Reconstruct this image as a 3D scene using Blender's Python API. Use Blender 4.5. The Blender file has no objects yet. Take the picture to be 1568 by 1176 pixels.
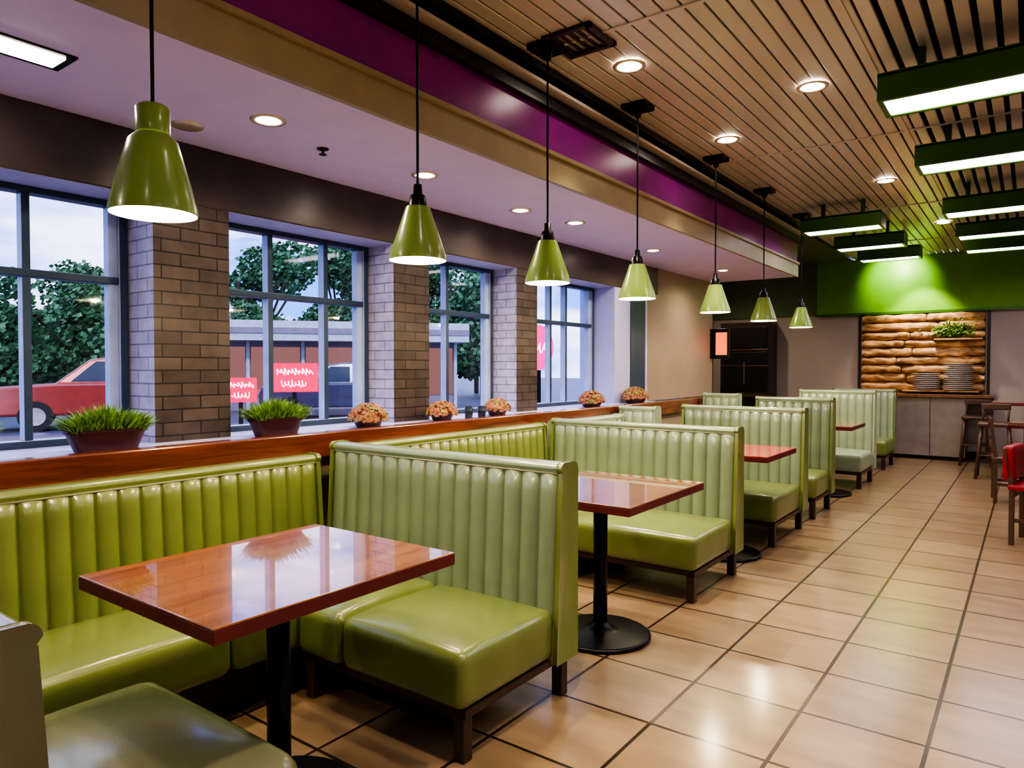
import bpy, bmesh, math, random
from mathutils import Vector, Matrix, noise
random.seed(7)
S = bpy.context.scene
COL = S.collection
try:
    S.view_settings.look = 'AgX - High Contrast'
except Exception: pass

# ------------------------------------------------------------------ materials
def new_mat(name):
    m = bpy.data.materials.new(name); m.use_nodes = True
    nt = m.node_tree; b = nt.nodes["Principled BSDF"]
    return m, nt, b

def simple(name, col, rough=0.5, metal=0.0, var=0.12, scale=6.0, bump=0.0, bscale=60.0, coat=0.0, emis=None, estr=0.0, stretch=None, spec=0.5):
    m, nt, b = new_mat(name)
    b.inputs["Roughness"].default_value = rough
    b.inputs["Metallic"].default_value = metal
    b.inputs["Coat Weight"].default_value = coat
    b.inputs["Coat Roughness"].default_value = 0.15
    b.inputs["Specular IOR Level"].default_value = spec
    tc = nt.nodes.new("ShaderNodeTexCoord")
    mp = nt.nodes.new("ShaderNodeMapping")
    if stretch: mp.inputs["Scale"].default_value = stretch
    nt.links.new(tc.outputs["Object"], mp.inputs["Vector"])
    n = nt.nodes.new("ShaderNodeTexNoise"); n.inputs["Scale"].default_value = scale; n.inputs["Detail"].default_value = 4
    nt.links.new(mp.outputs["Vector"], n.inputs["Vector"])
    r = nt.nodes.new("ShaderNodeValToRGB")
    c0 = [max(0, c*(1-var)) for c in col[:3]]; c1 = [min(1, c*(1+var)) for c in col[:3]]
    r.color_ramp.elements[0].position = 0.3; r.color_ramp.elements[0].color = (*c0, 1)
    r.color_ramp.elements[1].position = 0.7; r.color_ramp.elements[1].color = (*c1, 1)
    nt.links.new(n.outputs["Fac"], r.inputs["Fac"])
    nt.links.new(r.outputs["Color"], b.inputs["Base Color"])
    if bump > 0:
        n2 = nt.nodes.new("ShaderNodeTexNoise"); n2.inputs["Scale"].default_value = bscale; n2.inputs["Detail"].default_value = 3
        nt.links.new(mp.outputs["Vector"], n2.inputs["Vector"])
        bp = nt.nodes.new("ShaderNodeBump"); bp.inputs["Strength"].default_value = bump; bp.inputs["Distance"].default_value = 0.01
        nt.links.new(n2.outputs["Fac"], bp.inputs["Height"]); nt.links.new(bp.outputs["Normal"], b.inputs["Normal"])
    if emis:
        b.inputs["Emission Color"].default_value = (*emis, 1); b.inputs["Emission Strength"].default_value = estr
    return m

def wood(name, c0, c1, rough=0.25, coat=0.3, stretch=(14, 1.2, 14), crough=0.12, cior=1.5):
    m, nt, b = new_mat(name)
    b.inputs["Roughness"].default_value = rough; b.inputs["Coat Weight"].default_value = coat
    b.inputs["Coat Roughness"].default_value = crough; b.inputs["Coat IOR"].default_value = cior
    tc = nt.nodes.new("ShaderNodeTexCoord"); mp = nt.nodes.new("ShaderNodeMapping")
    mp.inputs["Scale"].default_value = stretch
    nt.links.new(tc.outputs["Object"], mp.inputs["Vector"])
    n = nt.nodes.new("ShaderNodeTexNoise"); n.inputs["Scale"].default_value = 1.6; n.inputs["Detail"].default_value = 8; n.inputs["Distortion"].default_value = 1.2
    nt.links.new(mp.outputs["Vector"], n.inputs["Vector"])
    r = nt.nodes.new("ShaderNodeValToRGB")
    r.color_ramp.elements[0].position = 0.32; r.color_ramp.elements[0].color = (*c0, 1)
    r.color_ramp.elements[1].position = 0.68; r.color_ramp.elements[1].color = (*c1, 1)
    nt.links.new(n.outputs["Fac"], r.inputs["Fac"]); nt.links.new(r.outputs["Color"], b.inputs["Base Color"])
    return m

def brickmat(name, c1, c2, mortar, bw, bh, msize, axis="YZ", offset=0.5, rough=0.6, bump=0.4, streak=False, coat=0.0, var=(0.78, 1.12)):
    m, nt, b = new_mat(name)
    b.inputs["Roughness"].default_value = rough; b.inputs["Coat Weight"].default_value = coat
    b.inputs["Coat Roughness"].default_value = 0.16
    g = nt.nodes.new("ShaderNodeNewGeometry"); sep = nt.nodes.new("ShaderNodeSeparateXYZ"); cb = nt.nodes.new("ShaderNodeCombineXYZ")
    nt.links.new(g.outputs["Position"], sep.inputs[0])
    if axis == "YZ":
        add = nt.nodes.new("ShaderNodeMath"); add.operation = 'ADD'
        nt.links.new(sep.outputs["X"], add.inputs[0]); nt.links.new(sep.outputs["Y"], add.inputs[1])
        nt.links.new(add.outputs[0], cb.inputs["X"]); nt.links.new(sep.outputs["Z"], cb.inputs["Y"])
    else:
        nt.links.new(sep.outputs["X"], cb.inputs["X"]); nt.links.new(sep.outputs["Y"], cb.inputs["Y"])
    mp = nt.nodes.new("ShaderNodeMapping"); mp.inputs["Location"].default_value = (0.29, 0.17, 0) if axis == "XY" else (0, 0, 0)
    nt.links.new(cb.outputs[0], mp.inputs["Vector"])
    br = nt.nodes.new("ShaderNodeTexBrick")
    br.offset = offset; br.inputs["Scale"].default_value = 1.0
    br.inputs["Brick Width"].default_value = bw; br.inputs["Row Height"].default_value = bh
    br.inputs["Mortar Size"].default_value = msize; br.inputs["Mortar Smooth"].default_value = 0.2
    br.inputs["Color1"].default_value = (*c1, 1); br.inputs["Color2"].default_value = (*c2, 1); br.inputs["Mortar"].default_value = (*mortar, 1)
    nt.links.new(mp.outputs[0], br.inputs["Vector"])
    n = nt.nodes.new("ShaderNodeTexNoise"); n.inputs["Scale"].default_value = 3.0; n.inputs["Detail"].default_value = 6
    mp2 = nt.nodes.new("ShaderNodeMapping"); mp2.inputs["Scale"].default_value = (0.9, 3.2, 1) if streak else (4, 4, 4)
    nt.links.new(cb.outputs[0], mp2.inputs[0]); nt.links.new(mp2.outputs[0], n.inputs["Vector"])
    mr = nt.nodes.new("ShaderNodeMapRange"); mr.inputs["From Min"].default_value = 0.3; mr.inputs["From Max"].default_value = 0.7
    mr.inputs["To Min"].default_value = var[0]; mr.inputs["To Max"].default_value = var[1]
    nt.links.new(n.outputs["Fac"], mr.inputs["Value"])
    mx = nt.nodes.new("ShaderNodeVectorMath"); mx.operation = 'SCALE'
    nt.links.new(br.outputs["Color"], mx.inputs[0]); nt.links.new(mr.outputs[0], mx.inputs["Scale"])
    nt.links.new(mx.outputs[0], b.inputs["Base Color"])
    rr = nt.nodes.new("ShaderNodeMapRange"); rr.inputs["To Min"].default_value = rough*0.8; rr.inputs["To Max"].default_value = rough*1.25
    nt.links.new(n.outputs["Fac"], rr.inputs["Value"]); nt.links.new(rr.outputs[0], b.inputs["Roughness"])
    inv = nt.nodes.new("ShaderNodeMath"); inv.operation = 'SUBTRACT'; inv.inputs[0].default_value = 1.0
    nt.links.new(br.outputs["Fac"], inv.inputs[1])
    bp = nt.nodes.new("ShaderNodeBump"); bp.inputs["Strength"].default_value = bump; bp.inputs["Distance"].default_value = 0.01
    nt.links.new(inv.outputs[0], bp.inputs["Height"]); nt.links.new(bp.outputs["Normal"], b.inputs["Normal"])
    return m

def emit(name, col, s):
    m = bpy.data.materials.new(name); m.use_nodes = True; nt = m.node_tree
    nt.nodes.remove(nt.nodes["Principled BSDF"])
    e = nt.nodes.new("ShaderNodeEmission"); e.inputs[0].default_value = (*col, 1); e.inputs[1].default_value = s
    nt.links.new(e.outputs[0], nt.nodes["Material Output"].inputs[0]); return m

def glassmat():
    m = bpy.data.materials.new("window_glass"); m.use_nodes = True; nt = m.node_tree
    nt.nodes.remove(nt.nodes["Principled BSDF"])
    t = nt.nodes.new("ShaderNodeBsdfTransparent"); t.inputs[0].default_value = (0.95, 0.98, 1, 1)
    g = nt.nodes.new("ShaderNodeBsdfGlossy"); g.inputs["Roughness"].default_value = 0.03
    mx = nt.nodes.new("ShaderNodeMixShader"); mx.inputs[0].default_value = 0.05
    nt.links.new(t.outputs[0], mx.inputs[1]); nt.links.new(g.outputs[0], mx.inputs[2])
    nt.links.new(mx.outputs[0], nt.nodes["Material Output"].inputs[0]); return m

M = {}
M['vinyl'] = simple("green_vinyl", (0.185, 0.235, 0.072), 0.28, var=0.12, scale=4, bump=0.08, bscale=160, coat=0.5)
M['vinyl_sage_sheen'] = simple("sage_vinyl_sky_sheen", (0.225, 0.29, 0.185), 0.28, var=0.10, scale=4, bump=0.08, bscale=160, coat=0.5)  # slightly greyer back vinyl, with the sky's reflection put into its colour
M['vinyl_grey'] = simple("grey_green_vinyl", (0.16, 0.17, 0.10), 0.24, var=0.10, scale=4, bump=0.08, bscale=160, coat=0.6)
M['vinyl_pale'] = simple("pale_green_vinyl", (0.34, 0.43, 0.30), 0.3, var=0.10, scale=4, bump=0.08, bscale=160, coat=0.4)
M['piping'] = simple("pale_piping", (0.38, 0.38, 0.25), 0.35)
M['leg'] = simple("bench_leg_wood", (0.06, 0.035, 0.025), 0.35)
M['blackmetal'] = simple("black_metal", (0.02, 0.02, 0.025), 0.3, 0.6)
M['table'] = wood("table_wood", (0.19, 0.058, 0.02), (0.38, 0.14, 0.045), 0.24, 1.0, crough=0.025, cior=1.9)
M['tablered'] = wood("table_red_laminate", (0.45, 0.02, 0.02), (0.55, 0.035, 0.03), 0.2, 0.6, crough=0.08)
M['tableedge'] = simple("table_edge", (0.15, 0.025, 0.03), 0.3)
M['rail'] = wood("rail_wood", (0.10, 0.022, 0.01), (0.22, 0.05, 0.018), 0.25, 0.5)
M['floor'] = brickmat("floor_tile", (0.285, 0.195, 0.115), (0.36, 0.25, 0.15), (0.04, 0.02, 0.013), 0.45, 0.45, 0.008, "XY", 0.0, 0.30, 0.4, streak=True, coat=0.55, var=(0.78, 1.12))
M['brick'] = brickmat("dark_brick", (0.062, 0.047, 0.042), (0.10, 0.075, 0.064), (0.018, 0.013, 0.013), 0.20, 0.066, 0.004, "YZ", 0.5, 0.36, 0.5)
M['bricklit'] = brickmat("window_lit_brick", (0.50, 0.46, 0.60), (0.60, 0.54, 0.68), (0.25, 0.22, 0.3), 0.20, 0.066, 0.004, "YZ", 0.5, 0.4, 0.5)  # pillar side faces: the brick with window light put into its colour
M['beam'] = simple("dark_beam_paint", (0.075, 0.055, 0.05), 0.30, var=0.35, scale=2.5)
M['lilac'] = simple("lilac_ceiling", (0.76, 0.64, 1.0), 0.55, var=0.03)
M['lilacwall'] = simple("pale_reveal", (0.50, 0.50, 0.80), 0.45, var=0.05)
M['beige'] = simple("beige_soffit", (0.40, 0.33, 0.20), 0.4, var=0.06)
M['purple'] = simple("purple_band", (0.33, 0.025, 0.34), 0.3, var=0.15)
M['black'] = simple("black_track", (0.012, 0.012, 0.012), 0.4)
M['slat'] = simple("ceiling_slat", (0.76, 0.70, 0.64), 0.26, metal=0.2, var=0.12, scale=2, stretch=(1, 0.3, 1))
M['plenum'] = simple("dark_plenum", (0.015, 0.015, 0.012), 0.8)
M['green'] = simple("green_wall_paint", (0.15, 0.40, 0.008), 0.4, var=0.08)
M['greengrey'] = simple("dark_green_bulkhead", (0.13, 0.18, 0.10), 0.4, var=0.08)
M['greendark'] = simple("green_fixture_metal", (0.055, 0.17, 0.015), 0.3, metal=0.2)
M['taupe'] = simple("taupe_wall_paint", (0.34, 0.27, 0.21), 0.45, var=0.08, scale=1.5)
M['greywall'] = simple("grey_wall_paint", (0.46, 0.40, 0.37), 0.45, var=0.06, scale=1.5)
M['cream'] = simple("cream_wall_paint", (0.5, 0.46, 0.42), 0.6, var=0.05)
M['frame'] = simple("window_frame_metal", (0.05, 0.08, 0.13), 0.35, metal=0.3)
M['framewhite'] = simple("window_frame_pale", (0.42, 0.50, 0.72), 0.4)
M['glass'] = glassmat()
M['shade'] = simple("green_lamp_enamel", (0.29, 0.44, 0.10), 0.28, var=0.06, coat=0.5)
M['shadein'] = simple("white_lamp_inner", (0.95, 0.88, 0.68), 0.5, var=0.02, emis=(1, 0.82, 0.5), estr=5.0)
M['bulb'] = emit("warm_bulb", (1, 0.85, 0.6), 45)
M['tube'] = emit("fluorescent_panel", (1.0, 0.90, 1.0), 12)
M['dl'] = emit("downlight_lens", (1, 0.88, 0.74), 45)
M['dlring'] = simple("downlight_ring", (0.7, 0.58, 0.45), 0.35, metal=0.5)
M['pot'] = simple("dark_red_pot", (0.05, 0.010, 0.013), 0.35)
M['leaf'] = simple("leaf_green", (0.18, 0.34, 0.06), 0.5, var=0.5, scale=25)
M['flower'] = simple("rust_flower", (0.36, 0.15, 0.07), 0.6, var=0.6, scale=45)
M['tree'] = simple("tree_foliage", (0.07, 0.18, 0.075), 0.6, var=0.7, scale=2.5)
M['bark'] = simple("tree_bark", (0.06, 0.04, 0.03), 0.8)
M['asphalt'] = simple("asphalt", (0.10, 0.10, 0.14), 0.5, var=0.2)
M['carred'] = simple("car_paint_red", (0.36, 0.045, 0.03), 0.2, metal=0.2, coat=1)
M['carblue'] = simple("car_paint_dark", (0.05, 0.06, 0.12), 0.2, metal=0.3, coat=1)
M['carglass'] = simple("car_glass", (0.02, 0.03, 0.05), 0.05)
M['rubber'] = simple("tyre_rubber", (0.015, 0.015, 0.015), 0.7)
M['chrome'] = simple("chrome", (0.6, 0.6, 0.62), 0.15, metal=1)
M['signred'] = emit("sign_red", (1.0, 0.0, 0.10), 2.2)
M['signtext'] = emit("sign_text", (1.0, 0.5, 0.8), 6)
M['signpink'] = emit("sign_magenta", (1.0, 0.01, 0.30), 2.4)
M['build'] = simple("building_wall", (0.22, 0.18, 0.24), 0.6)
M['canopy'] = simple("building_canopy", (0.42, 0.47, 0.52), 0.5)
M['shopglow'] = emit("shop_window_glow", (0.75, 0.35, 0.35), 0.45)
M['chairwood'] = simple("dark_chair_wood", (0.10, 0.055, 0.04), 0.35)
M['redvinyl'] = simple("red_vinyl", (0.35, 0.015, 0.03), 0.35)
M['counterwood'] = wood("counter_top_wood", (0.20, 0.09, 0.04), (0.34, 0.16, 0.08), 0.25, 0.3)
M['counterfront'] = simple("counter_front", (0.32, 0.28, 0.25), 0.4)
M['log'] = wood("stacked_log_wood", (0.22, 0.09, 0.03), (0.78, 0.48, 0.22), 0.5, 0.1, (2.5, 8, 8))
M['plate'] = simple("white_ceramic", (0.8, 0.74, 0.68), 0.3)
M['cabinet'] = simple("dark_cabinet", (0.045, 0.03, 0.025), 0.3)
M['cabinet2'] = simple("cabinet_shelf_metal", (0.12, 0.07, 0.05), 0.3, metal=0.4)
M['orange'] = simple("orange_sign_face", (0.7, 0.12, 0.02), 0.4, emis=(1, 0.14, 0.01), estr=1.6)
M['sprink'] = simple("sprinkler_metal", (0.12, 0.1, 0.1), 0.3, metal=0.8)

# ------------------------------------------------------------------ mesh builder
class MB:
    def __init__(s): s.v = []; s.f = []; s.m = []
    def add(s, vs, fs, mi=0):
        o = len(s.v); s.v += [tuple(v) for v in vs]
        for f in fs: s.f.append(tuple(i+o for i in f)); s.m.append(mi)
    def box(s, x0, x1, y0, y1, z0, z1, mi=0, mis=None):
        o = len(s.m)
        s.add([(x0,y0,z0),(x1,y0,z0),(x1,y1,z0),(x0,y1,z0),(x0,y0,z1),(x1,y0,z1),(x1,y1,z1),(x0,y1,z1)],
              [(0,3,2,1),(4,5,6,7),(0,1,5,4),(1,2,6,5),(2,3,7,6),(3,0,4,7)], mi)
        if mis:
            for k, v in mis.items(): s.m[o+k] = v   # 0 bottom 1 top 2 -y 3 +x 4 +y 5 -x
    def rev(s, prof, cx=0, cy=0, n=32, mi=0):
        vs = []; fs = []; k = len(prof)
        for r, z in prof:
            for i in range(n):
                a = 2*math.pi*i/n; vs.append((cx+r*math.cos(a), cy+r*math.sin(a), z))
        for j in range(k-1):
            for i in range(n):
                fs.append((j*n+i, j*n+(i+1) % n, (j+1)*n+(i+1) % n, (j+1)*n+i))
        s.add(vs, fs, mi)
    def cyl(s, cx, cy, z0, z1, r, n=24, mi=0, r1=None):
        r1 = r if r1 is None else r1
        s.rev([(0.0001, z0), (r, z0), (r1, z1), (0.0001, z1)], cx, cy, n, mi)
    def tube(s, p, q, r, n=10, mi=0):
        p = Vector(p); q = Vector(q); d = (q-p).normalized()
        a = d.orthogonal().normalized(); b = d.cross(a)
        vs = []
        for c in (p, q):
            for i in range(n):
                t = 2*math.pi*i/n; vs.append(c+a*r*math.cos(t)+b*r*math.sin(t))
        fs = [(i, (i+1) % n, n+(i+1) % n, n+i) for i in range(n)] + [tuple(reversed(range(n))), tuple(range(n, 2*n))]
        s.add(vs, fs, mi)
    def rbox(s, x0, x1, y0, y1, z0, z1, r=0.04, crown=0.0, mi=0):
        cx, cy, cz = (x0+x1)/2, (y0+y1)/2, (z0+z1)/2; hx, hy, hz = (x1-x0)/2, (y1-y0)/2, (z1-z0)/2
        r = min(r, hx*0.98, hy*0.98, hz*0.98)
        def samp(h):
            a = [-h, -h+r*0.08, -h+r*0.3, -h+r*0.62, -h+r]
            mid = [(-h+r) + (2*h-2*r)*i/6 for i in range(1, 6)]
            return a+mid+[-x for x in reversed(a)]
        X, Y, Z = samp(hx), samp(hy), samp(hz)
        idx = {}; vs = []; fs = []
        def P(x, y, z):
            k = (round(x, 5), round(y, 5), round(z, 5))
            if k in idx: return idx[k]
            ix = max(-hx+r, min(hx-r, x)); iy = max(-hy+r, min(hy-r, y)); iz = max(-hz+r, min(hz-r, z))
            d = Vector((x-ix, y-iy, z-iz))
            if d.length > 1e-9: d = d.normalized()*r
            p = Vector((ix, iy, iz))+d
            if z > 0: p.z += crown*(1-(x/hx)**2)*(1-(y/hy)**2)
            vs.append((cx+p.x, cy+p.y, cz+p.z)); idx[k] = len(vs)-1; return idx[k]
        for A, B, fn in ((X, Y, lambda a, b, sg: P(a, b, sg*hz)), (Y, Z, lambda a, b, sg: P(sg*hx, a, b)), (Z, X, lambda a, b, sg: P(b, sg*hy, a))):
            for sg in (-1, 1):
                for i in range(len(A)-1):
                    for j in range(len(B)-1):
                        q = [fn(A[i], B[j], sg), fn(A[i+1], B[j], sg), fn(A[i+1], B[j+1], sg), fn(A[i], B[j+1], sg)]
                        if sg < 0: q.reverse()
                        fs.append(tuple(q))
        s.add(vs, fs, mi)
    def obj(s, name, mats, parent=None, loc=(0,0,0), rotz=0.0, smooth=False, bevel=0.0):
        me = bpy.data.meshes.new(name); me.from_pydata(s.v, [], s.f); me.update()
        for m in (mats if isinstance(mats, (list, tuple)) else [mats]): me.materials.append(M[m])
        me.polygons.foreach_set("material_index", s.m)
        if smooth: me.polygons.foreach_set("use_smooth", [True]*len(me.polygons))
        o = bpy.data.objects.new(name, me); COL.objects.link(o)
        o.location = loc; o.rotation_euler = (0, 0, rotz)
        if parent: o.parent = parent
        if bevel > 0:
            b = o.modifiers.new("bevel", 'BEVEL'); b.width = bevel; b.segments = 2; b.limit_method = 'ANGLE'
        return o

def empty(name, loc=(0,0,0), rotz=0.0):
    e = bpy.data.objects.new(name, None); COL.objects.link(e); e.location = loc; e.rotation_euler = (0, 0, rotz)
    e.empty_display_size = 0.1; return e

def light(name, kind, loc, energy, col, parent=None, size=0.05, spot=None, blend=0.5, target=None):
    l = bpy.data.lights.new(name, kind); l.energy = energy; l.color = col
    o = bpy.data.objects.new(name, l); COL.objects.link(o); o.location = loc
    if kind in ('POINT', 'SPOT'): l.shadow_soft_size = size
    if kind == 'SPOT': l.spot_size = math.radians(spot); l.spot_blend = blend
    if target: o.rotation_euler = (Vector(target)-Vector(loc)).to_track_quat('-Z', 'Y').to_euler()
    if parent: o.parent = parent
    return o

# ------------------------------------------------------------------ room shell
XW = -3.5; YL = 9.34; YB = 13.0; XE = -4.85; XR = 3.2; Y0 = -1.6; ZC = 3.2; ZL = 2.55
b = MB(); b.box(XE-0.1, XR+0.1, Y0-0.1, YB+0.1, -0.1, 0.0); b.obj("floor", 'floor')
b = MB(); b.box(-2.45, XR+0.1, Y0-0.1, YB+0.1, 3.27, 3.4, 0); b.box(XE-0.1, -2.45, YL, YB+0.1, 3.2, 3.4, 1); b.box(-3.9, -2.45, Y0-0.1, YL, 3.27, 3.4, 0)
b.obj("ceiling", ['plenum', 'greengrey'])
b = MB(); x = -2.40
while x < XR-0.05:
    w = 0.087 if x < -0.75 else 0.068
    b.box(x, x+w, Y0, YB, 3.2, 3.222, 0); x += 0.098
b.obj("ceiling_slats", ['slat'], bevel=0.005)
b = MB()
for y in (0.6, 3.35, 6.1, 8.9, 11.4): b.box(-2.40, XR, y, y+0.025, 3.192, 3.2, 0)
b.box(-0.80, -0.775, Y0, YB, 3.19, 3.2, 0)
b.obj("trim_ceiling_seams", ['slat'])
b = MB(); b.box(-3.9, -2.42, Y0, YL, ZL, ZL+0.06); b.obj("ceiling_lowered", 'lilac')
b = MB()
b.box(-2.42, -2.39, Y0, YL, ZL-0.005, 2.70, 0)
b.box(-2.45, -2.42, Y0, YL, 2.61, 3.27, 1)
b.box(-2.42, -2.37, Y0, YL, 2.70, 2.725, 0)
b.box(-2.42, -2.405, Y0, YL, 2.725, 2.97, 1)
b.box(-2.42, -2.36, Y0, YL, 2.97, 2.99, 2)
b.box(-2.42, -2.40, Y0, YL, 2.99, 3.2, 2)
b.box(-2.40, -2.33, Y0, YL, 3.07, 3.09, 3)
b.box(-2.40, -2.34, Y0, YL, 3.15, 3.19, 2)
b.obj("trim_soffit", ['beige', 'purple', 'black', 'slat'])
b = MB(); b.box(-3.86, -3.22, Y0, YL, 0, 0.98, 0); b.obj("wall_left", 'taupe')
b = MB(); b.box(-3.92, XW, Y0, 7.6, 2.24, ZL, 0, {0: 1}); b.obj("trim_window_beam", ['beam', 'lilacwall'], bevel=0.01)
b = MB(); b.box(-3.24, -3.16, Y0, YL, 0.90, 1.04, 0); b.obj("trim_wood_rail", 'rail', bevel=0.008)
b = MB(); b.box(-3.90, -3.24, Y0, 7.3, 0.98, 1.025, 0); b.obj("trim_window_sill", 'lilacwall')
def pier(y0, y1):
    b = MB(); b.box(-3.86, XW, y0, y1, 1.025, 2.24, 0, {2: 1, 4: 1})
    b.obj("brick_pillar", ['brick', 'bricklit'])
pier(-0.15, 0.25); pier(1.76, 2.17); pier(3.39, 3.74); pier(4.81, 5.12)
b = MB(); b.box(-3.92, XW-0.0, 6.55, 7.32, 1.025, 2.24, 0); b.box(-3.5, -3.49, 6.9, 7.25, 1.025, 2.24, 1); b.obj("wall_left_pier", ['lilacwall', 'frame'])
b = MB(); b.box(-3.86, XW, 7.32, YL, 1.025, 2.24, 0); b.box(-3.86, XW, 7.6, YL, 2.24, ZL, 0); b.box(-3.86, XW, YL-0.02, YL, 2.55, 3.2, 0); b.obj("wall_left_plain", 'taupe')
b = MB(); b.box(XE, -3.86, YL-0.1, YL, 0, 3.2, 0); b.box(XE-0.1, XE, YL-0.1, YB, 0, 3.2, 0); b.obj("wall_alcove", 'taupe')
b = MB(); b.box(-3.86, -2.45, YL-0.03, YL, 2.61, 3.27, 0); b.obj("trim_soffit_end", 'greengrey')
b = MB(); b.box(XE, XR, YB, YB+0.1, 0, 2.3, 0); b.box(XE, -3.0, YB-0.03, YB+0.1, 2.3, 3.2, 2); b.box(-3.0, XR, YB-0.06, YB+0.1, 2.3, 3.2, 1)
b.obj("wall_far", ['greywall', 'green', 'greengrey'])
b = MB(); b.box(XR, XR+0.1, Y0, YB, 0, 3.3, 0); b.obj("wall_right", 'cream')
b = MB(); b.box(-3.9, XR, Y0-0.1, Y0, 0, 3.3, 0); b.obj("wall_near", 'cream')
b = MB(); b.box(XE, XR, YB-0.015, YB, 0, 0.1, 0); b.obj("baseboard_far", 'black')
b = MB(); b.box(-3.0, 0.3, YB-0.09, YB-0.06, 2.27, 2.31, 0); b.obj("trim_green_band", 'greendark')
b = MB(); b.box(-2.35, -2.31, YB-0.012, YB, 0.1, 2.27, 0); b.box(-0.55, -0.51, YB-0.012, YB, 0.1, 2.27, 0); b.obj("trim_far_panels", 'cabinet')

def window(n, y0, y1, mull, ztr=1.84):
    oy = (y0+y1)/2
    e = empty("window_%d" % n, (-3.78, oy, 1.03))
    b = MB(); z0, z1 = -0.005, 1.21
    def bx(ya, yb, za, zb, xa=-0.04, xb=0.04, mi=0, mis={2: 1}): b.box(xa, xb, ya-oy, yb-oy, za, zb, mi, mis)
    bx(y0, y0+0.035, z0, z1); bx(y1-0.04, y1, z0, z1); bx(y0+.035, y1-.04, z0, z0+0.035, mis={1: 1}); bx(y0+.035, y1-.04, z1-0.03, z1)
    for m in mull: bx(m-0.018, m+0.018, z0+.035, z1-.03, -0.03, 0.03)
    bx(y0+.035, y1-.04, ztr-1.03-0.018, ztr-1.03+0.018, -0.034, 0.034)
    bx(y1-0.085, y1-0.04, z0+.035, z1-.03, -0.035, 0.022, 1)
    b.obj("frame", ['frame', 'framewhite'], e, bevel=0.004)
    b = MB(); ya, yb = y0+0.03-oy, y1-0.03-oy
    b.add([(0, ya, 0.02), (0, yb, 0.02), (0, yb, 1.19), (0, ya, 1.19)], [(0, 1, 2, 3)]); b.obj("glass_pane", 'glass', e)
window(1, 0.26, 1.75, [0.78, 1.30])
window(2, 2.18, 3.38, [2.60, 3.02])
window(3, 3.75, 4.80, [4.22, ])
window(4, 5.13, 6.54, [5.72, 6.0])
window(5, Y0+0.01, -0.16, [-0.9])

# ------------------------------------------------------------------ booth benches
def fluted(L, z0, z1, t=0.15, flute=0.092, depth=0.024, fl=True, off=0.0, recl=0.045, s0=0.0):
    prof = []
    zt = z1-0.045
    nz = 10
    for i in range(nz+1):
        z = z0+(zt-z0)*i/nz; prof.append((recl*(z-z0)/(z1-z0), z, 1.0 if 0 < i < nz else 0.5))
    yt = recl*(zt-z0)/(z1-z0)
    prof.append((yt+0.004, zt+0.004, 0)); 
    r = 0.026; r2 = 0.036
    for i in range(7):
        a = math.pi - (math.pi/2)*i/6
        prof.append((yt-0.008+r+r*math.cos(a), z1-r+r*math.sin(a), 0))
    for i in range(7):
        a = math.pi/2 - (math.pi/2)*i/6
        prof.append((t-r2+r2*math.cos(a), z1-r2+r2*math.sin(a), 0))
    prof.append((t, z0, 0))
    nf = max(1, round(L/flute)); phs = [0, 0.04, 0.12, 0.27, 0.5, 0.73, 0.88, 0.96]
    per = len(phs)
    ns = nf*per if fl else 4
    b = MB(); vs = []; fs = []; k = len(prof)
    for j in range(ns+1):
        if fl: ph = phs[j % per] ; s = L*((j//per)+ph)/nf
        else: ph = 0; s = L*j/ns
        bump = depth*(abs(math.sin(math.pi*ph))**0.5) if fl else 0
        for (y, z, w) in prof:
            yy = y - bump*w + (depth*0.45*w if fl else 0)
            if off:
                yy = y + (off if y > t*0.6 else -off)
                z = z+(off*0.5 if z > z1-0.05 else 0)
            vs.append((s0+s, yy, z))
    for j in range(ns):
        for i in range(k-1):
            fs.append((j*k+i, j*k+i+1, (j+1)*k+i+1, (j+1)*k+i))
        fs.append((j*k+k-1, j*k, (j+1)*k, (j+1)*k+k-1))
    fs.append(tuple(range(k))); fs.append(tuple(reversed(range(ns*k, ns*k+k))))
    b.add(vs, fs, 0); return b

def back(parent, L, loc, rotz, z0, z1, t=0.15, matn='vinyl', endm=None):
    fluted(L-0.05, z0, z1, t, s0=0.025).obj("fluted_back", matn, parent, loc, rotz, smooth=True)
    for i in (0, 1):
        bb = fluted(0.026, z0-0.005, z1, t, fl=False, off=0.006, s0=(0 if i == 0 else L-0.026))
        bb.obj("end_panel", endm or matn, parent, loc, rotz, smooth=True, bevel=0.006)
    b = MB(); b.tube((0.02, 0.040, z1-0.042), (L-0.02, 0.040, z1-0.042), 0.0045, 8); b.obj("piping", 'piping', parent, loc, rotz, smooth=True)

def cross_bench(x0, x1, yb, zt, depth=0.62, splits=(), seatx0=None, matn='vinyl', bm=None, t=0.15):
    e = empty("booth_bench", (x0, yb, 0))
    back(e, x1-x0, (0, 0, 0), 0, 0.18, zt, t, matn=bm or matn, endm=matn)
    sx0 = (seatx0 if seatx0 is not None else x0)-x0; W = x1-x0-0.02
    edges = [sx0]+[s-x0 for s in splits]+[W]
    b = MB()
    for a, c in zip(edges[:-1], edges[1:]):
        b.rbox(a+0.002, c-0.002, -depth, 0.02, 0.19, 0.40, 0.045, 0.028)
    b.obj("seat_cushion", matn, e, smooth=True)
    b = MB()
    b.box(sx0+0.03, W-0.02, -depth+0.04, t-0.02, 0.155, 0.19)
    for lx in (sx0+0.03, W-0.07):
        for ly in (-depth+0.03, t-0.06): b.box(lx, lx+0.05, ly, ly+0.05, 0, 0.157)
    b.obj("base_frame", 'leg', e, bevel=0.004)
    return e

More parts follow.
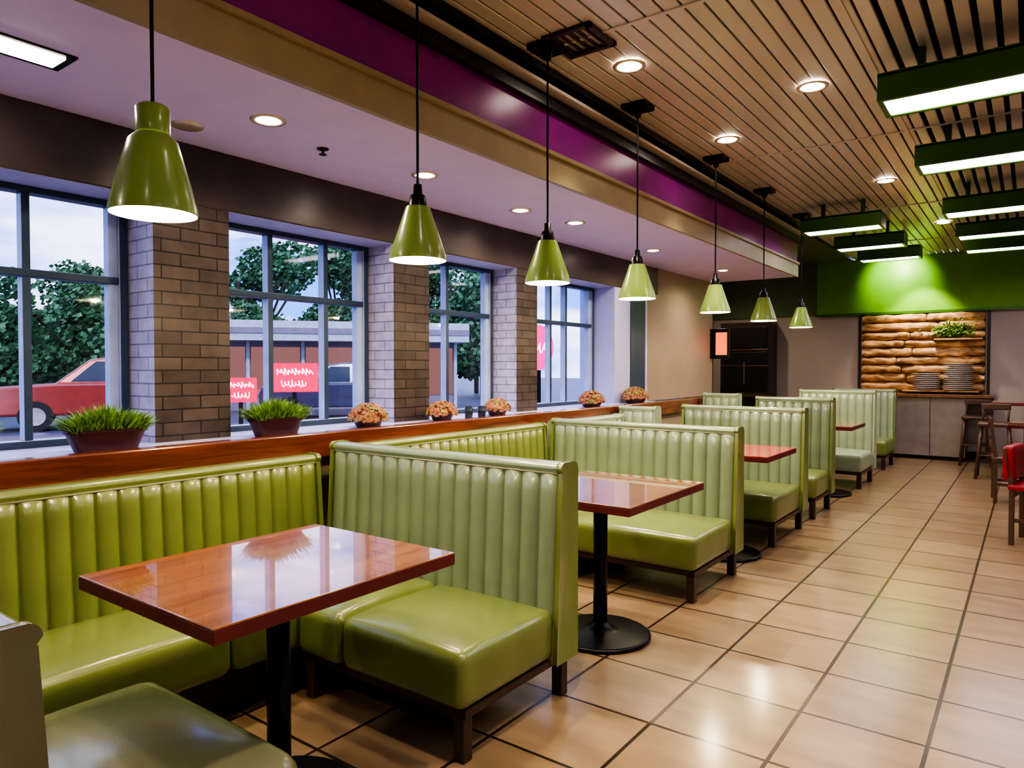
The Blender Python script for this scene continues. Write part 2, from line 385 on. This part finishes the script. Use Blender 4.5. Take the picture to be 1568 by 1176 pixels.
def wall_bench(y0, y1, zt=0.94, splits=(), depth=0.5, matn='vinyl'):
    e = empty("booth_bench", (-3.0, y0, 0))
    L = y1-y0
    back(e, L, (0, 0, 0), math.pi/2, 0.30, zt, 0.15, matn=matn)
    edges = [0.0]+[s-y0 for s in splits]+[L]
    b = MB()
    for a, c in zip(edges[:-1], edges[1:]): b.rbox(-0.02, depth, a+0.002, c-0.002, 0.19, 0.40, 0.045, 0.028)
    b.obj("seat_cushion", matn, e, smooth=True)
    b = MB(); b.box(-0.13, depth-0.08, 0.02, L-0.02, 0, 0.19); b.obj("base_plinth", 'black', e)
    return e

cross_bench(-3.02, -1.55, 2.42, 1.0, 0.58, splits=(-2.22,), seatx0=-2.50, bm='vinyl_sage_sheen')
cross_bench(-3.02, -1.55, 4.58, 1.0, 0.64, seatx0=-2.50, bm='vinyl_sage_sheen')
cross_bench(-2.66, -1.55, 6.28, 1.05, 0.72, bm='vinyl_sage_sheen')
cross_bench(-2.30, -1.55, 7.34, 1.10, 0.52, matn='vinyl', bm='vinyl_sage_sheen')
cross_bench(-2.40, -1.52, 9.45, 1.12, 0.60, matn='vinyl_pale')
cross_bench(-2.40, -1.55, 11.3, 1.09, 0.60, matn='vinyl', bm='vinyl_pale')
wall_bench(0.62, 2.40, 0.94, splits=(1.56,))
wall_bench(2.60, 4.56, 0.97)
wall_bench(4.76, 5.86, 0.97, matn='vinyl_pale')
cross_bench(-3.12, -2.75, 5.90, 1.04, 0.4, matn='vinyl_pale')
cross_bench(-3.12, -2.70, 8.0, 1.10, 0.5, matn='vinyl_pale')
e = empty("booth_bench", (-1.49, 0.56, 0), math.pi)
back(e, 0.90, (0, 0, 0), 0, 0.18, 0.92, matn='vinyl_grey')
b = MB(); b.rbox(0.0, 0.80, -0.58, 0.02, 0.19, 0.41, 0.07, 0.035); b.obj("seat_cushion", 'vinyl_grey', e, smooth=True)
b = MB(); b.box(0.03, 0.78, -0.5, 0.13, 0.155, 0.19)
for lx in (0.03, 0.73):
    for ly in (-0.5, 0.08): b.box(lx, lx+0.05, ly, ly+0.05, 0, 0.157)
b.obj("base_frame", 'leg', e, bevel=0.004)

# ------------------------------------------------------------------ tables
def table(x0, x1, y0, y1, px=None, py=None, zt=0.78, m='table'):
    cx = (x0+x1)/2 if px is None else px; cy = (y0+y1)/2 if py is None else py
    e = empty("dining_table", (cx, cy, 0))
    b = MB(); b.box(x0-cx, x1-cx, y0-cy, y1-cy, zt-0.006, zt, 0); b.box(x0-cx, x1-cx, y0-cy, y1-cy, zt-0.042, zt-0.006, 1)
    b.obj("table_top", [m, 'tableedge'], e, bevel=0.003)
    b = MB(); b.cyl(0, 0, 0.02, zt-0.05, 0.037, 32)
    b.rev([(0.0001, 0), (0.25, 0), (0.262, 0.006), (0.262, 0.016), (0.25, 0.024), (0.09, 0.034), (0.05, 0.06), (0.037, 0.075)], 0, 0, 48)
    b.box(-0.22, 0.22, -0.03, 0.03, zt-0.055, zt-0.042); b.box(-0.03, 0.03, -0.22, 0.22, zt-0.055, zt-0.042)
    o = b.obj("pedestal", 'blackmetal', e, smooth=False)
    for p in o.data.polygons: p.use_smooth = len(p.vertices) == 4 and abs(p.normal.z) < 0.9
table(-2.28, -1.55, 0.912, 1.78)
table(-2.15, -1.42, 2.80, 3.68, -1.80, 3.22)
table(-2.20, -1.46, 4.96, 5.70, -1.84, 5.2, m='tablered')
table(-2.15, -1.50, 8.0, 8.75)

# ------------------------------------------------------------------ pendant lamps
def pendant(x, y, first=False):
    e = empty("pendant_lamp", (x, y, 0)); zb = 1.875; R = 0.128
    b = MB()
    H = 0.235
    out = [(R, zb), (R*0.985, zb+0.02), (R*0.80, zb+0.09), (R*0.60, zb+0.165), (R*0.42, zb+H)]
    if first: out = [(R, zb), (R*0.985, zb+0.02), (R*0.83, zb+0.10), (R*0.68, zb+0.17), (R*0.56, zb+0.225), (R*0.40, zb+0.245)]
    b.rev(out, 0, 0, 48, 0)
    b.rev([(r-0.004, z) for r, z in out], 0, 0, 48, 1)
    b.rev([(R, zb), (R-0.004, zb)], 0, 0, 48, 0)
    b.obj("shade", ['shade', 'shadein'], e, smooth=True)
    b = MB(); zt = zb+H
    if first:
        b.rev([(0.05, zt+0.005), (0.05, zt+0.09), (0.04, zt+0.10), (0.0001, zt+0.10)], 0, 0, 32, 0); top = zt+0.1
    else:
        b.rev([(R*0.42, zt), (0.0001, zt)], 0, 0, 32, 0)
        b.rev([(0.042, zt), (0.034, zt+0.05), (0.020, zt+0.06), (0.018, zt+0.10), (0.0001, zt+0.105)], 0, 0, 32, 1); top = zt+0.1
    b.obj("cap", ['shade', 'blackmetal'], e, smooth=True)
    b = MB(); b.tube((0, 0, top-0.01), (0, 0, 3.17), 0.006, 8); b.rev([(0.02, 3.12), (0.03, 3.17)], 0, 0, 16)
    b.box(-0.085, 0.085, -0.085, 0.085, 3.168, 3.2); b.obj("cord_and_canopy", 'blackmetal', e)
    b = MB(); b.rev([(0.0001, zb+0.03), (0.022, zb+0.038), (0.034, zb+0.06), (0.026, zb+0.09), (0.015, zb+0.16)], 0, 0, 16); b.obj("bulb", 'bulb', e, smooth=True)
    light("bulb_light", 'POINT', (0, 0, zb+0.02), 26, (1, 0.80, 0.52), e, 0.03)
for i, y in enumerate((1.11, 2.28, 3.32, 4.44, 5.93, 7.29, 8.73)): pendant(-2.2, y, i == 0)

# ------------------------------------------------------------------ downlights
def downlight(x, y, z, power=45, r=0.062, spot=110, col=(1, 0.82, 0.60)):
    e = empty("recessed_downlight", (x, y, z))
    b = MB(); b.rev([(r, -0.001), (r+0.004, -0.006), (r+0.024, -0.006), (r+0.028, 0.0)], 0, 0, 40); b.obj("trim_ring", 'dlring', e, smooth=True)
    b = MB(); b.rev([(0.0001, -0.012), (r*0.6, -0.009), (r, -0.001)], 0, 0, 40); b.obj("lens", 'dl', e, smooth=True)
    light("spot", 'SPOT', (0, 0, -0.02), power, col, e, 0.05, spot, 0.8)
for x, y in ((-2.87, 1.985), (-2.93, 3.1), (-3.02, 4.2), (-2.93, 4.82), (-3.0, 6.4), (-2.95, 8.2), (-2.9, -0.3)): downlight(x, y, ZL, 55, 0.055, 160)
for x, y in ((-1.95, 3.82), (-1.15, 4.79), (-1.95, 5.5), (-1.1, 1.7), (-1.15, 7.6), (-0.2, 2.6), (-0.9, 10.2), (-0.8, -0.3), (1.2, 1.5), (1.4, 5)): downlight(x, y, 3.192, 150, 0.07, 84)
downlight(-4.2, 11.3, 3.2, 130, 0.07, 150)  # lamp added to brighten the dark alcove, not a known fitting
e = empty("recessed_downlight", (-3.24, 1.80, ZL)); b = MB(); b.rev([(0.0001, -0.008), (0.07, -0.008), (0.075, 0)], 0, 0, 32); b.obj("cover", 'dlring', e, smooth=True)
e = empty("rectangular_downlight", (-2.95, 0.98, ZL)); b = MB(); b.box(-0.09, 0.09, -0.19, 0.19, -0.008, 0, 0); b.obj("frame", 'blackmetal', e)
b = MB(); b.box(-0.06, 0.06, -0.16, 0.16, -0.012, -0.008, 0); b.obj("lens", 'dl', e)
e = empty("fire_sprinkler", (-3.01, 2.41, ZL))
b = MB(); b.cyl(0, 0, -0.006, 0.002, 0.03, 20); b.cyl(0, 0, -0.03, -0.006, 0.009, 12); b.cyl(0, 0, -0.034, -0.03, 0.02, 16)
b.obj("sprinkler_head", 'sprink', e)

def vent(x, y, s, sy=None):
    sy = sy or s
    b = MB()
    b.box(-s, s, -sy, -sy+0.03, -0.015, 0.008); b.box(-s, s, sy-0.03, sy, -0.015, 0.008); b.box(-s, -s+0.03, -sy, sy, -0.015, 0.008); b.box(s-0.03, s, -sy, sy, -0.015, 0.008)
    k = int(2*s/0.045)
    for i in range(1, k): b.box(-s+i*2*s/k-0.006, -s+i*2*s/k+0.006, -sy, sy, -0.012, 0.004)
    b.obj("ceiling_vent", 'sprink', None, (x, y, 3.192))
vent(-2.02, 3.36, 0.15); vent(-0.72, 2.75, 0.32, 0.22)

def fixture(x0, x1, y0, y1, z=2.9):
    e = empty("ceiling_light_fixture", ((x0+x1)/2, (y0+y1)/2, z)); hx, hy = (x1-x0)/2, (y1-y0)/2
    b = MB(); w = 0.03; h = 0.14
    b.box(-hx, hx, -hy, -hy+w, -0.01, h); b.box(-hx, hx, hy-w, hy, -0.01, h); b.box(-hx, -hx+w, -hy+w, hy-w, -0.01, h); b.box(hx-w, hx, -hy+w, hy-w, -0.01, h)
    b.box(-hx, hx, -hy, hy, h-0.02, h+0.005)
    for sx in (-hx+0.2, hx-0.2): b.box(sx-0.02, sx+0.02, -0.02, 0.02, h, 0.30)
    b.obj("housing", 'greendark', e, bevel=0.004)
    b = MB(); b.box(-hx+w, hx-w, -hy+w, hy-w, 0.0, 0.02); b.obj("diffuser", 'tube', e)
for y in (4.42, 6.0, 8.0, 9.5, 10.7): fixture(-0.72, 0.95, y, y+0.34)
for y in (2.0, 0.2): fixture(0.35, 1.9, y, y+0.34)  # unseen panels added as fill light, carrying on the fixture grid
for i, y in enumerate((8.2, 9.6, 10.8)): fixture(-2.08+0.05*i, -1.28+0.03*i, y, y+0.32)

# ------------------------------------------------------------------ plants on ledge
def grass_pot(x, y, L, z=1.025):
    e = empty("potted_plant", (x, y, z)); hl = L/2
    b = MB(); hw = 0.065
    v = []
    for (sx, sz) in ((0.78, 0), (1.0, 0.10), (1.05, 0.10), (1.05, 0.118), (0.93, 0.118), (0.9, 0.1)):
        for a in range(28):
            t = 2*math.pi*a/28; c, s_ = math.cos(t), math.sin(t)
            v.append((hw*sx*math.copysign(abs(c)**0.6, c), hl*sx*math.copysign(abs(s_)**0.6, s_), sz*0.85))
    f = [(j*28+i, j*28+(i+1) % 28, (j+1)*28+(i+1) % 28, (j+1)*28+i) for j in range(5) for i in range(28)]
    f.append(tuple(reversed(range(28)))); f.append(tuple(range(140, 168)))
    b.add(v, f); b.obj("planter", 'pot', e)
    b = MB(); rnd = random.Random(int(y*100))
    for i in range(1700):
        a = rnd.uniform(-1, 1); px = rnd.uniform(-0.058, 0.058); py = a*hl*0.92
        h = rnd.uniform(0.03, 0.115)*(1.2-0.55*abs(a)); lean = Vector((rnd.gauss(0, 0.03)+px*0.5, rnd.gauss(0, 0.03)+a*0.04, h))
        w = Vector((rnd.uniform(-1, 1), rnd.uniform(-1, 1), 0)).normalized()*rnd.uniform(0.002, 0.006)
        p = Vector((px, py, 0.085)); m = p+lean*0.55+Vector((0, 0, 0.012)); q = p+lean
        b.add([p-w*0.6, p+w*0.6, m+w, m-w, q], [(0, 1, 2, 3), (3, 2, 4)])
    b.obj("foliage", 'leaf', e)
def flower_pot(x, y, L, z=1.025):
    e = empty("potted_flowers", (x, y, z)); R = L/2
    b = MB(); b.rev([(0.0001, 0), (R*0.55, 0), (R*0.72, 0.045), (R*0.75, 0.05), (R*0.0001, 0.05)], 0, 0, 28); b.obj("planter", 'pot', e)
    b = MB(); rnd = random.Random(int(y*77))
    for i in range(260):
        th = rnd.uniform(0, 2*math.pi); ph = math.acos(rnd.uniform(0.0, 1))
        p = Vector((math.sin(ph)*math.cos(th)*R*0.8, math.sin(ph)*math.sin(th)*R, 0.045+math.cos(ph)*R*0.75))
        n = Vector((p.x, p.y, p.z-0.02)).normalized(); a = n.orthogonal().normalized(); c = n.cross(a); r = rnd.uniform(0.010, 0.018)
        k = 6; vs = [p+n*0.012]
        for j in range(k):
            t = 2*math.pi*j/k; vs.append(p+(a*math.cos(t)+c*math.sin(t))*r+n*rnd.uniform(-0.004, 0.012))
        fs = [(0, 1+j, 1+(j+1) % k) for j in range(k)]
        b.add(vs, fs, 0 if rnd.random() > 0.12 else 1)
    b.rev([(R*0.7, 0.045), (R*0.65, 0.045+R*0.4), (R*0.35, 0.045+R*0.66), (0.0001, 0.045+R*0.7)], 0, 0, 20, 0)
    b.obj("blooms", ['flower', 'leaf'], e)
grass_pot(-3.36, 1.47, 0.33); grass_pot(-3.36, 2.36, 0.31)
grass_pot(-3.42, 0.90, 0.24)
for y, w in ((3.03, 0.26), (3.72, 0.23), (4.36, 0.22), (5.83, 0.28), (6.74, 0.32)): flower_pot(-3.36, y, w)
b = MB()
for (x, y) in ((0, 0), (0.05, 0.09)): b.rev([(0.0001, 0.0), (0.028, 0.0), (0.034, 0.09), (0.031, 0.09), (0.026, 0.01), (0.0001, 0.01)], x, y, 20)
b.obj("drinking_glasses", 'carglass', None, (-3.33, 3.98, 1.025), smooth=True)

# ------------------------------------------------------------------ far end
e = empty("service_counter", (-1.7, 12.4, 0))
b = MB(); b.box(-0.9, 0.92, 0.0, 0.55, 0.06, 0.95, 0); b.box(-0.88, 0.90, 0.03, 0.55, 0, 0.06, 1)
for i in range(1, 4): b.box(-0.9+i*0.455-0.004, -0.9+i*0.455+0.004, -0.004, 0.0, 0.08, 0.93, 1)
b.obj("counter_body", ['counterfront', 'black'], e)
b = MB(); b.box(-0.95, 1.25, -0.06, 0.57, 0.95, 0.995, 0); b.obj("counter_top", 'counterwood', e, bevel=0.006)
b = MB(); b.box(1.18, 1.24, -0.02, 0.04, 0, 0.95); b.box(1.18, 1.24, 0.5, 0.56, 0, 0.95); b.obj("counter_leg", 'chairwood', e)

e = empty("log_wall_art", (-2.28, YB-0.02, 1.03)); W = 1.71; rnd = random.Random(3)
b = MB(); b.box(0, W, -0.02, 0.018, 0, 1.25, 0); b.obj("backing", 'cabinet', e)
b = MB(); z = 0.005
while z < 1.15:
    h = rnd.uniform(0.12, 0.15); h = min(h, 1.24-z); x = 0.0
    while x < W-0.02:
        l = min(rnd.uniform(0.5, 1.1), W-x)
        if W-x-l < 0.3: l = W-x
        n = 18; m = 16; vs = []; fs = []; cz = z+h/2; d0 = rnd.uniform(0.05, 0.09); sd = rnd.uniform(0, 50)
        for i in range(n+1):
            xx = x+0.004+(l-0.008)*i/n; taper = 0.72 if i in (0, n) else 1.0
            for j in range(m):
                a = 2*math.pi*j/m; k = taper*(1+0.4*noise.noise(Vector((xx*7+sd, math.cos(a)*1.4, math.sin(a)*1.4))))
                vs.append((xx, -0.045+d0*math.cos(a)*k, cz+(h/2)*1.02*math.sin(a)*min(k, 1.08)))
        for i in range(n):
            for j in range(m): fs.append((i*m+j, i*m+(j+1) % m, (i+1)*m+(j+1) % m, (i+1)*m+j))
        fs.append(tuple(range(m))); fs.append(tuple(reversed(range(n*m, n*m+m))))
        b.add(vs, fs); x += l
    z += h
b.obj("stacked_logs", 'log', e, smooth=True)
b = MB(); b.box(0.65, 1.65, -0.45, -0.10, 0.0, 0.02); b.box(1.05, 1.68, -0.24, -0.08, 0.80, 0.825); b.obj("shelf", 'log', e)
b = MB()
for cx, n, z0 in ((0.95, 9, 0.02), (1.38, 14, 0.02)):
    for k in range(n): b.rev([(0.0001, z0+k*0.03), (0.12, z0+0.002+k*0.03), (0.20, z0+0.02+k*0.03), (0.195, z0+0.024+k*0.03), (0.11, z0+0.01+k*0.03)], cx, -0.27, 28)
b.obj("stacked_bowls", 'plate', e, smooth=True)
b = MB()
for i in range(600):
    p = Vector((1.30+rnd.gauss(0, 0.13), -0.16+rnd.gauss(0, 0.03), 0.87+abs(rnd.gauss(0, 0.09)))); a = Vector((rnd.gauss(0, 1), rnd.gauss(0, 1), rnd.gauss(0, 1))).normalized(); c = a.orthogonal().normalized()
    b.add([p, p+a*0.03+c*0.012, p+a*0.06, p+a*0.03-c*0.012], [(0, 1, 2, 3)])
b.obj("trailing_plant", 'leaf', e)
light("art_spotlight", 'SPOT', (-1.4, 12.3, 3.05), 150, (1, 0.82, 0.6), None, 0.04, 75, 0.6, target=(-1.4, 12.95, 1.6))
light("green_wall_spotlight", 'SPOT', (-1.75, 12.35, 3.1), 60, (0.95, 1, 0.6), None, 0.04, 95, 0.6, target=(-1.75, 12.95, 2.85))

e = empty("drinks_cabinet", (-4.1, 12.55, 0))
b = MB(); b.box(-0.45, 0.43, 0, 0.42, 0, 2.2, 0)
b.box(-0.40, 0.38, -0.02, 0.0, 1.75, 2.12, 1); b.box(-0.40, 0.38, -0.02, 0.0, 1.0, 1.68, 1); b.box(-0.45, 0.43, -0.05, 0, 0.88, 0.93, 2); b.box(-0.40, 0.38, -0.02, 0.0, 0.1, 0.85, 1)
b.box(-0.42, 0.40, -0.03, 0.0, 1.70, 1.73, 2); b.box(-0.42, 0.40, -0.03, 0.0, 1.42, 1.44, 2)
b.obj("cabinet_body", ['cabinet', 'black', 'cabinet2'], e, bevel=0.005)
b = MB(); b.box(-0.02, 0.0, -0.035, -0.02, 1.1, 1.5, 0); b.obj("handle", 'chrome', e)
e = empty("wall_sign", (-3.36, 9.30, 1.72)); b = MB(); b.box(-0.145, 0.11, -0.04, 0.03, -0.20, 0.20, 0); b.obj("sign_box", 'blackmetal', e, bevel=0.006)
b = MB(); b.box(-0.06, 0.09, -0.05, -0.04, -0.15, 0.15, 0); b.obj("sign_face", 'orange', e)

def chair(x, y, rot, seat='chairwood', legs='chairwood', hb=0.88):
    e = empty("dining_chair", (x, y, 0), rot)
    b = MB(); b.rbox(-0.21, 0.21, -0.21, 0.21, 0.43, 0.48, 0.02, 0.01); b.obj("seat", seat, e, smooth=True)
    b = MB()
    for lx in (-0.2, 0.165):
        b.box(lx, lx+0.035, -0.2, -0.165, 0, 0.435); b.add([(lx,0.165,0),(lx+.035,0.165,0),(lx+.035,0.2,0),(lx,0.2,0),(lx,0.165,0.45),(lx+.035,0.165,0.45),(lx+.035,0.2,0.45),(lx,0.2,0.45),(lx,0.215,hb),(lx+.035,0.215,hb),(lx+.035,0.245,hb),(lx,0.245,hb)],
              [(0,3,2,1),(0,1,5,4),(1,2,6,5),(2,3,7,6),(3,0,4,7),(4,5,9,8),(5,6,10,9),(6,7,11,10),(7,4,8,11),(8,9,10,11)])
        b.box(lx+0.008, lx+0.027, -0.165, 0.165, 0.18, 0.21)
    b.box(-0.165, 0.165, -0.193, -0.172, 0.37, 0.42); b.box(-0.165, 0.165, 0.172, 0.193, 0.37, 0.42); b.box(-0.17, 0.17, -0.01, 0.01, 0.185, 0.205)
    b.obj("legs", legs, e, bevel=0.004)
    b = MB()
    if seat == 'redvinyl': b.rbox(-0.2, 0.2, 0.165, 0.25, 0.50, hb+0.02, 0.03)
    else:
        for zz in (0.56, 0.68, 0.80): b.rbox(-0.17, 0.17, 0.175+zz*0.04, 0.20+zz*0.04, zz, zz+0.07, 0.01)
    b.obj("backrest", seat, e, smooth=True)
def stool(x, y):
    e = empty("bar_stool", (x, y, 0)); b = MB()
    b.rbox(-0.18, 0.18, -0.17, 0.17, 0.66, 0.71, 0.02, 0.01); b.obj("seat", 'chairwood', e, smooth=True)
    b = MB()
    for sx in (-1, 1):
        for sy in (-1, 1): b.tube((sx*0.19, sy*0.18, 0.0), (sx*0.14, sy*0.13, 0.67), 0.018, 10)
    for sx in (-1, 1): b.tube((sx*0.175, -0.165, 0.22), (sx*0.175, 0.165, 0.22), 0.012, 8); b.tube((-0.17, sx*0.16, 0.30), (0.17, sx*0.16, 0.30), 0.012, 8)
    b.obj("legs", 'chairwood', e, smooth=True)
    b = MB(); b.rbox(-0.16, 0.16, 0.15, 0.175, 0.86, 0.94, 0.012); b.tube((-0.13, 0.15, 0.68), (-0.14, 0.165, 0.9), 0.012, 8); b.tube((0.13, 0.15, 0.68), (0.14, 0.165, 0.9), 0.012, 8); b.obj("backrest", 'chairwood', e, smooth=True)
stool(-0.62, 12.05); stool(-0.36, 10.75); chair(-0.12, 9.0, math.radians(95))
chair(0.10, 6.95, math.radians(80), 'redvinyl', 'chairwood', 0.76)
table(-0.42, 0.35, 11.1, 11.75, zt=0.95); table(-0.20, 0.6, 9.4, 10.1); table(0.45, 1.2, 6.8, 7.6)
chair(1.65, 7.2, math.radians(-90), 'redvinyl', 'chairwood')

# ------------------------------------------------------------------ outside
b = MB(); b.box(-90, -3.95, -40, 90, -0.25, -0.15); b.obj("ground_outside", 'asphalt')
def leaves(b, c, r, n, rnd, size, mi=0):
    for i in range(n):
        d = Vector((rnd.gauss(0, 1), rnd.gauss(0, 1), rnd.gauss(0, 1))).normalized()
        k = rnd.uniform(0.75, 1.05)*(1+0.25*noise.noise(d*3+Vector(c)))
        p = Vector(c)+Vector((d.x*r[0], d.y*r[1], d.z*r[2]))*k
        a = Vector((rnd.gauss(0, 1), rnd.gauss(0, 1), rnd.gauss(0, 0.7))).normalized()*size; q = a.orthogonal().normalized()*size*0.5
        b.add([p-a*0.5, p+q, p+a*0.5, p-q], [(0, 1, 2, 3)], mi)
def tree(x, y, h, w, seed):
    rnd = random.Random(seed); b = MB()
    b.tube((0, 0, -0.15), (0, 0, h*0.55), 0.14, 10, 1)
    for k in range(4):
        a = rnd.uniform(0, 6.28); b.tube((0, 0, h*0.35), (math.cos(a)*w*0.5, math.sin(a)*w*0.5, h*0.65), 0.06, 8, 1)
    for k in range(12):
        a = rnd.uniform(0, 6.28); rr = rnd.uniform(0, w*0.6)
        c = (math.cos(a)*rr, math.sin(a)*rr, h*rnd.uniform(0.2, 0.82)); s_ = w*rnd.uniform(0.32, 0.5)
        leaves(b, c, (s_, s_, s_*0.8), 700, rnd, 0.24)
    b.obj("tree", ['tree', 'bark'], None, (x, y, 0))
for i, (x, y, h, w) in enumerate(((-29, 4.2, 4.6, 2.9), (-29.5, 9.0, 5.2, 2.7), (-30.5, 13.0, 5.0, 2.8), (-36, 1.0, 6.2, 3.4), (-38, 16.0, 6.8, 3.6), (-33, 22.5, 9.0, 3.2), (-33, 27.5, 10.0, 3.6), (-31.5, 33, 10.8, 4.0), (-27, 33.0, 9.8, 3.6), (-22.5, 28.0, 6.8, 3.0))): tree(x, y, h, w, i+10)

def car(x, y, rot, paint, s=1.0):
    e = empty("parked_car", (x, y, -0.15), rot); e.scale = (s, s, s)
    low = [(-2.25, 0.35), (-2.28, 0.75), (-2.2, 1.0), (-1.0, 1.08), (1.9, 1.1), (2.25, 1.02), (2.3, 0.7), (2.25, 0.35)]
    cab = [(-1.05, 1.06), (-0.35, 1.62), (0.1, 1.70), (1.55, 1.70), (1.85, 1.62), (2.18, 1.06)]
    def ext(prof, hw0, hw1, mi, b, zmin, zmax):
        vs = []; n = len(prof)
        for sg in (-1, 1):
            for (px, pz) in prof:
                k = (pz-zmin)/(zmax-zmin); vs.append((px, sg*(hw0+(hw1-hw0)*k), pz))
        fs = [tuple(range(n)), tuple(reversed(range(n, 2*n)))]+[(i, n+i, n+(i+1) % n, (i+1) % n) for i in range(n)]
        b.add(vs, fs, mi)
    b = MB(); ext(low, 0.92, 0.90, 0, b, 0.35, 1.1); b.obj("body", paint, e, bevel=0.06)
    b = MB(); ext(cab, 0.86, 0.70, 0, b, 1.06, 1.70); b.obj("cabin", paint, e, bevel=0.04)
    b = MB()
    for xa, xb, xc, xd in ((-0.72, 0.35, 0.35, -0.22), (0.43, 1.2, 1.2, 0.43), (1.28, 1.95, 1.72, 1.28)):
        for sg in (-1, 1): b.add([(xa, sg*0.865, 1.12), (xb, sg*0.865, 1.12), (xc, sg*0.745, 1.58), (xd, sg*0.745, 1.58)], [(0, 1, 2, 3)])
    b.add([(-1.0, -0.76, 1.12), (-1.0, 0.76, 1.12), (-0.42, 0.66, 1.585), (-0.42, -0.66, 1.585)], [(0, 1, 2, 3)])
    b.obj("windows", 'carglass', e)
    for wx in (-1.4, 1.45):
        for sg in (-1, 1):
            b = MB(); b.tube((wx, sg*0.72, 0.34), (wx, sg*0.95, 0.34), 0.34, 28, 0); b.tube((wx, sg*0.9, 0.34), (wx, sg*0.96, 0.34), 0.2, 20, 1); b.obj("wheel", ['rubber', 'chrome'], e)
    b = MB(); b.box(-2.34, -2.24, -0.85, 0.85, 0.42, 0.55); b.box(2.26, 2.36, -0.85, 0.85, 0.42, 0.55); b.box(-2.31, -2.2, 0.6, 0.85, 0.75, 0.9); b.box(-2.31, -2.2, -0.85, -0.6, 0.75, 0.9); b.obj("bumpers_and_lamps", 'chrome', e)
car(-19.6, 8.6, math.radians(67), 'carred', 1.08); car(-20.8, 3.2, math.radians(60), 'carblue'); car(-17.6, 14.6, math.radians(52), 'carblue')

e = empty("shop_building", (-21.5, 16.5, -0.15), math.atan2(16.5, -21.5)+math.pi/2)
b = MB(); b.box(-5.5, 4.0, -3.0, 0, 0, 3.0, 0); b.box(-5.8, 4.3, -0.2, 1.2, 2.5, 3.2, 1); b.box(-5.8, 4.3, 1.15, 1.25, 2.75, 2.95, 2)
for i in range(6): b.box(-5.5+i*1.9-0.06, -5.5+i*1.9+0.06, 0, 0.1, 0, 2.5, 1)
b.obj("building_shell", ['build', 'canopy', 'build'], e)
b = MB()
for i in range(5): b.box(-5.4+i*1.9, -5.4+i*1.9+1.7, 0.0, 0.03, 0.5, 2.3, 0)
b.obj("shop_windows", 'shopglow', e)
def sign(x, y, z, w, h, rows, m, disc=False):
    rot = math.atan2(y, x)+math.pi/2+math.pi
    e = empty("neon_sign", (x, y, z), rot)
    b = MB()
    if disc:
        vs = []; n = 32
        for yy in (0, 0.08):
            for i in range(n): vs.append((w/2*math.cos(6.2832*i/n), yy, h/2*math.sin(6.2832*i/n)))
        b.add(vs, [tuple(range(n)), tuple(reversed(range(n, 2*n)))]+[(i, (i+1) % n, n+(i+1) % n, n+i) for i in range(n)])
    else: b.box(-w/2, w/2, 0, 0.1, -h/2, h/2)
    b.obj("sign_panel", m, e)
    b = MB(); b.box(-0.05, 0.05, 0.02, 0.08, -z-0.15, -h/2); b.obj("sign_post", 'blackmetal', e)
    rnd = random.Random(rows+3); b = MB()
    for ri in range(rows):
        zc = (rows-1)*0.5*h*0.42 - ri*h*0.42; hw = w*(0.38 if ri == 0 else 0.26); pts = []
        n = int(hw*2/0.012); fr = rnd.uniform(60, 80); ph = rnd.uniform(0, 6)
        for i in range(n+1):
            xx = -hw+2*hw*i/n
            amp = h*0.10*(0.35+0.9*abs(math.sin(xx*13+ph)))
            pts.append(Vector((xx+0.022*math.sin(xx*fr+1.2), -0.02, zc+amp*math.sin(xx*fr+ph))))
        for p, q in zip(pts[:-1], pts[1:]): b.tube(p, q, 0.011, 6)
    b.obj("neon_lettering", 'signtext', e)
sign(-14.9, 11.0, 1.15, 1.15, 0.72, 2, 'signred'); sign(-15.6, 9.95, 0.85, 0.75, 0.6, 2, 'signred')
sign(-7.9, 11.6, 1.8, 0.6, 0.9, 1, 'signpink', True)

# ------------------------------------------------------------------ world + sun
w = bpy.data.worlds.new("World"); S.world = w; w.use_nodes = True; nt = w.node_tree
bg = nt.nodes["Background"]
tc = nt.nodes.new("ShaderNodeTexCoord"); mp = nt.nodes.new("ShaderNodeMapping"); mp.inputs["Scale"].default_value = (1.5, 1.5, 7)
nt.links.new(tc.outputs["Generated"], mp.inputs[0])
n = nt.nodes.new("ShaderNodeTexNoise"); n.inputs["Scale"].default_value = 2.2; n.inputs["Detail"].default_value = 6; nt.links.new(mp.outputs[0], n.inputs["Vector"])
r = nt.nodes.new("ShaderNodeValToRGB"); r.color_ramp.elements[0].position = 0.42; r.color_ramp.elements[0].color = (0.12, 0.26, 0.80, 1)
r.color_ramp.elements[1].position = 0.60; r.color_ramp.elements[1].color = (0.72, 0.74, 1.0, 1)
nt.links.new(n.outputs["Fac"], r.inputs[0]); nt.links.new(r.outputs[0], bg.inputs[0]); bg.inputs[1].default_value = 3.0
sun = light("sun", 'SUN', (10, -10, 20), 1.6, (1, 0.85, 0.8)); sun.rotation_euler = (Vector((-1, 0.6, -0.7))).to_track_quat('-Z', 'Y').to_euler(); sun.data.angle = 0.05

# ------------------------------------------------------------------ camera
cd = bpy.data.cameras.new("camera"); cam = bpy.data.objects.new("camera", cd); COL.objects.link(cam)
cd.sensor_width = 36; cd.lens = 24.77; cd.clip_start = 0.05; cd.clip_end = 300
cam.location = (0, 0, 1.4); cam.rotation_euler = (math.radians(90-1.33), 0, math.radians(36.4))
S.camera = cam
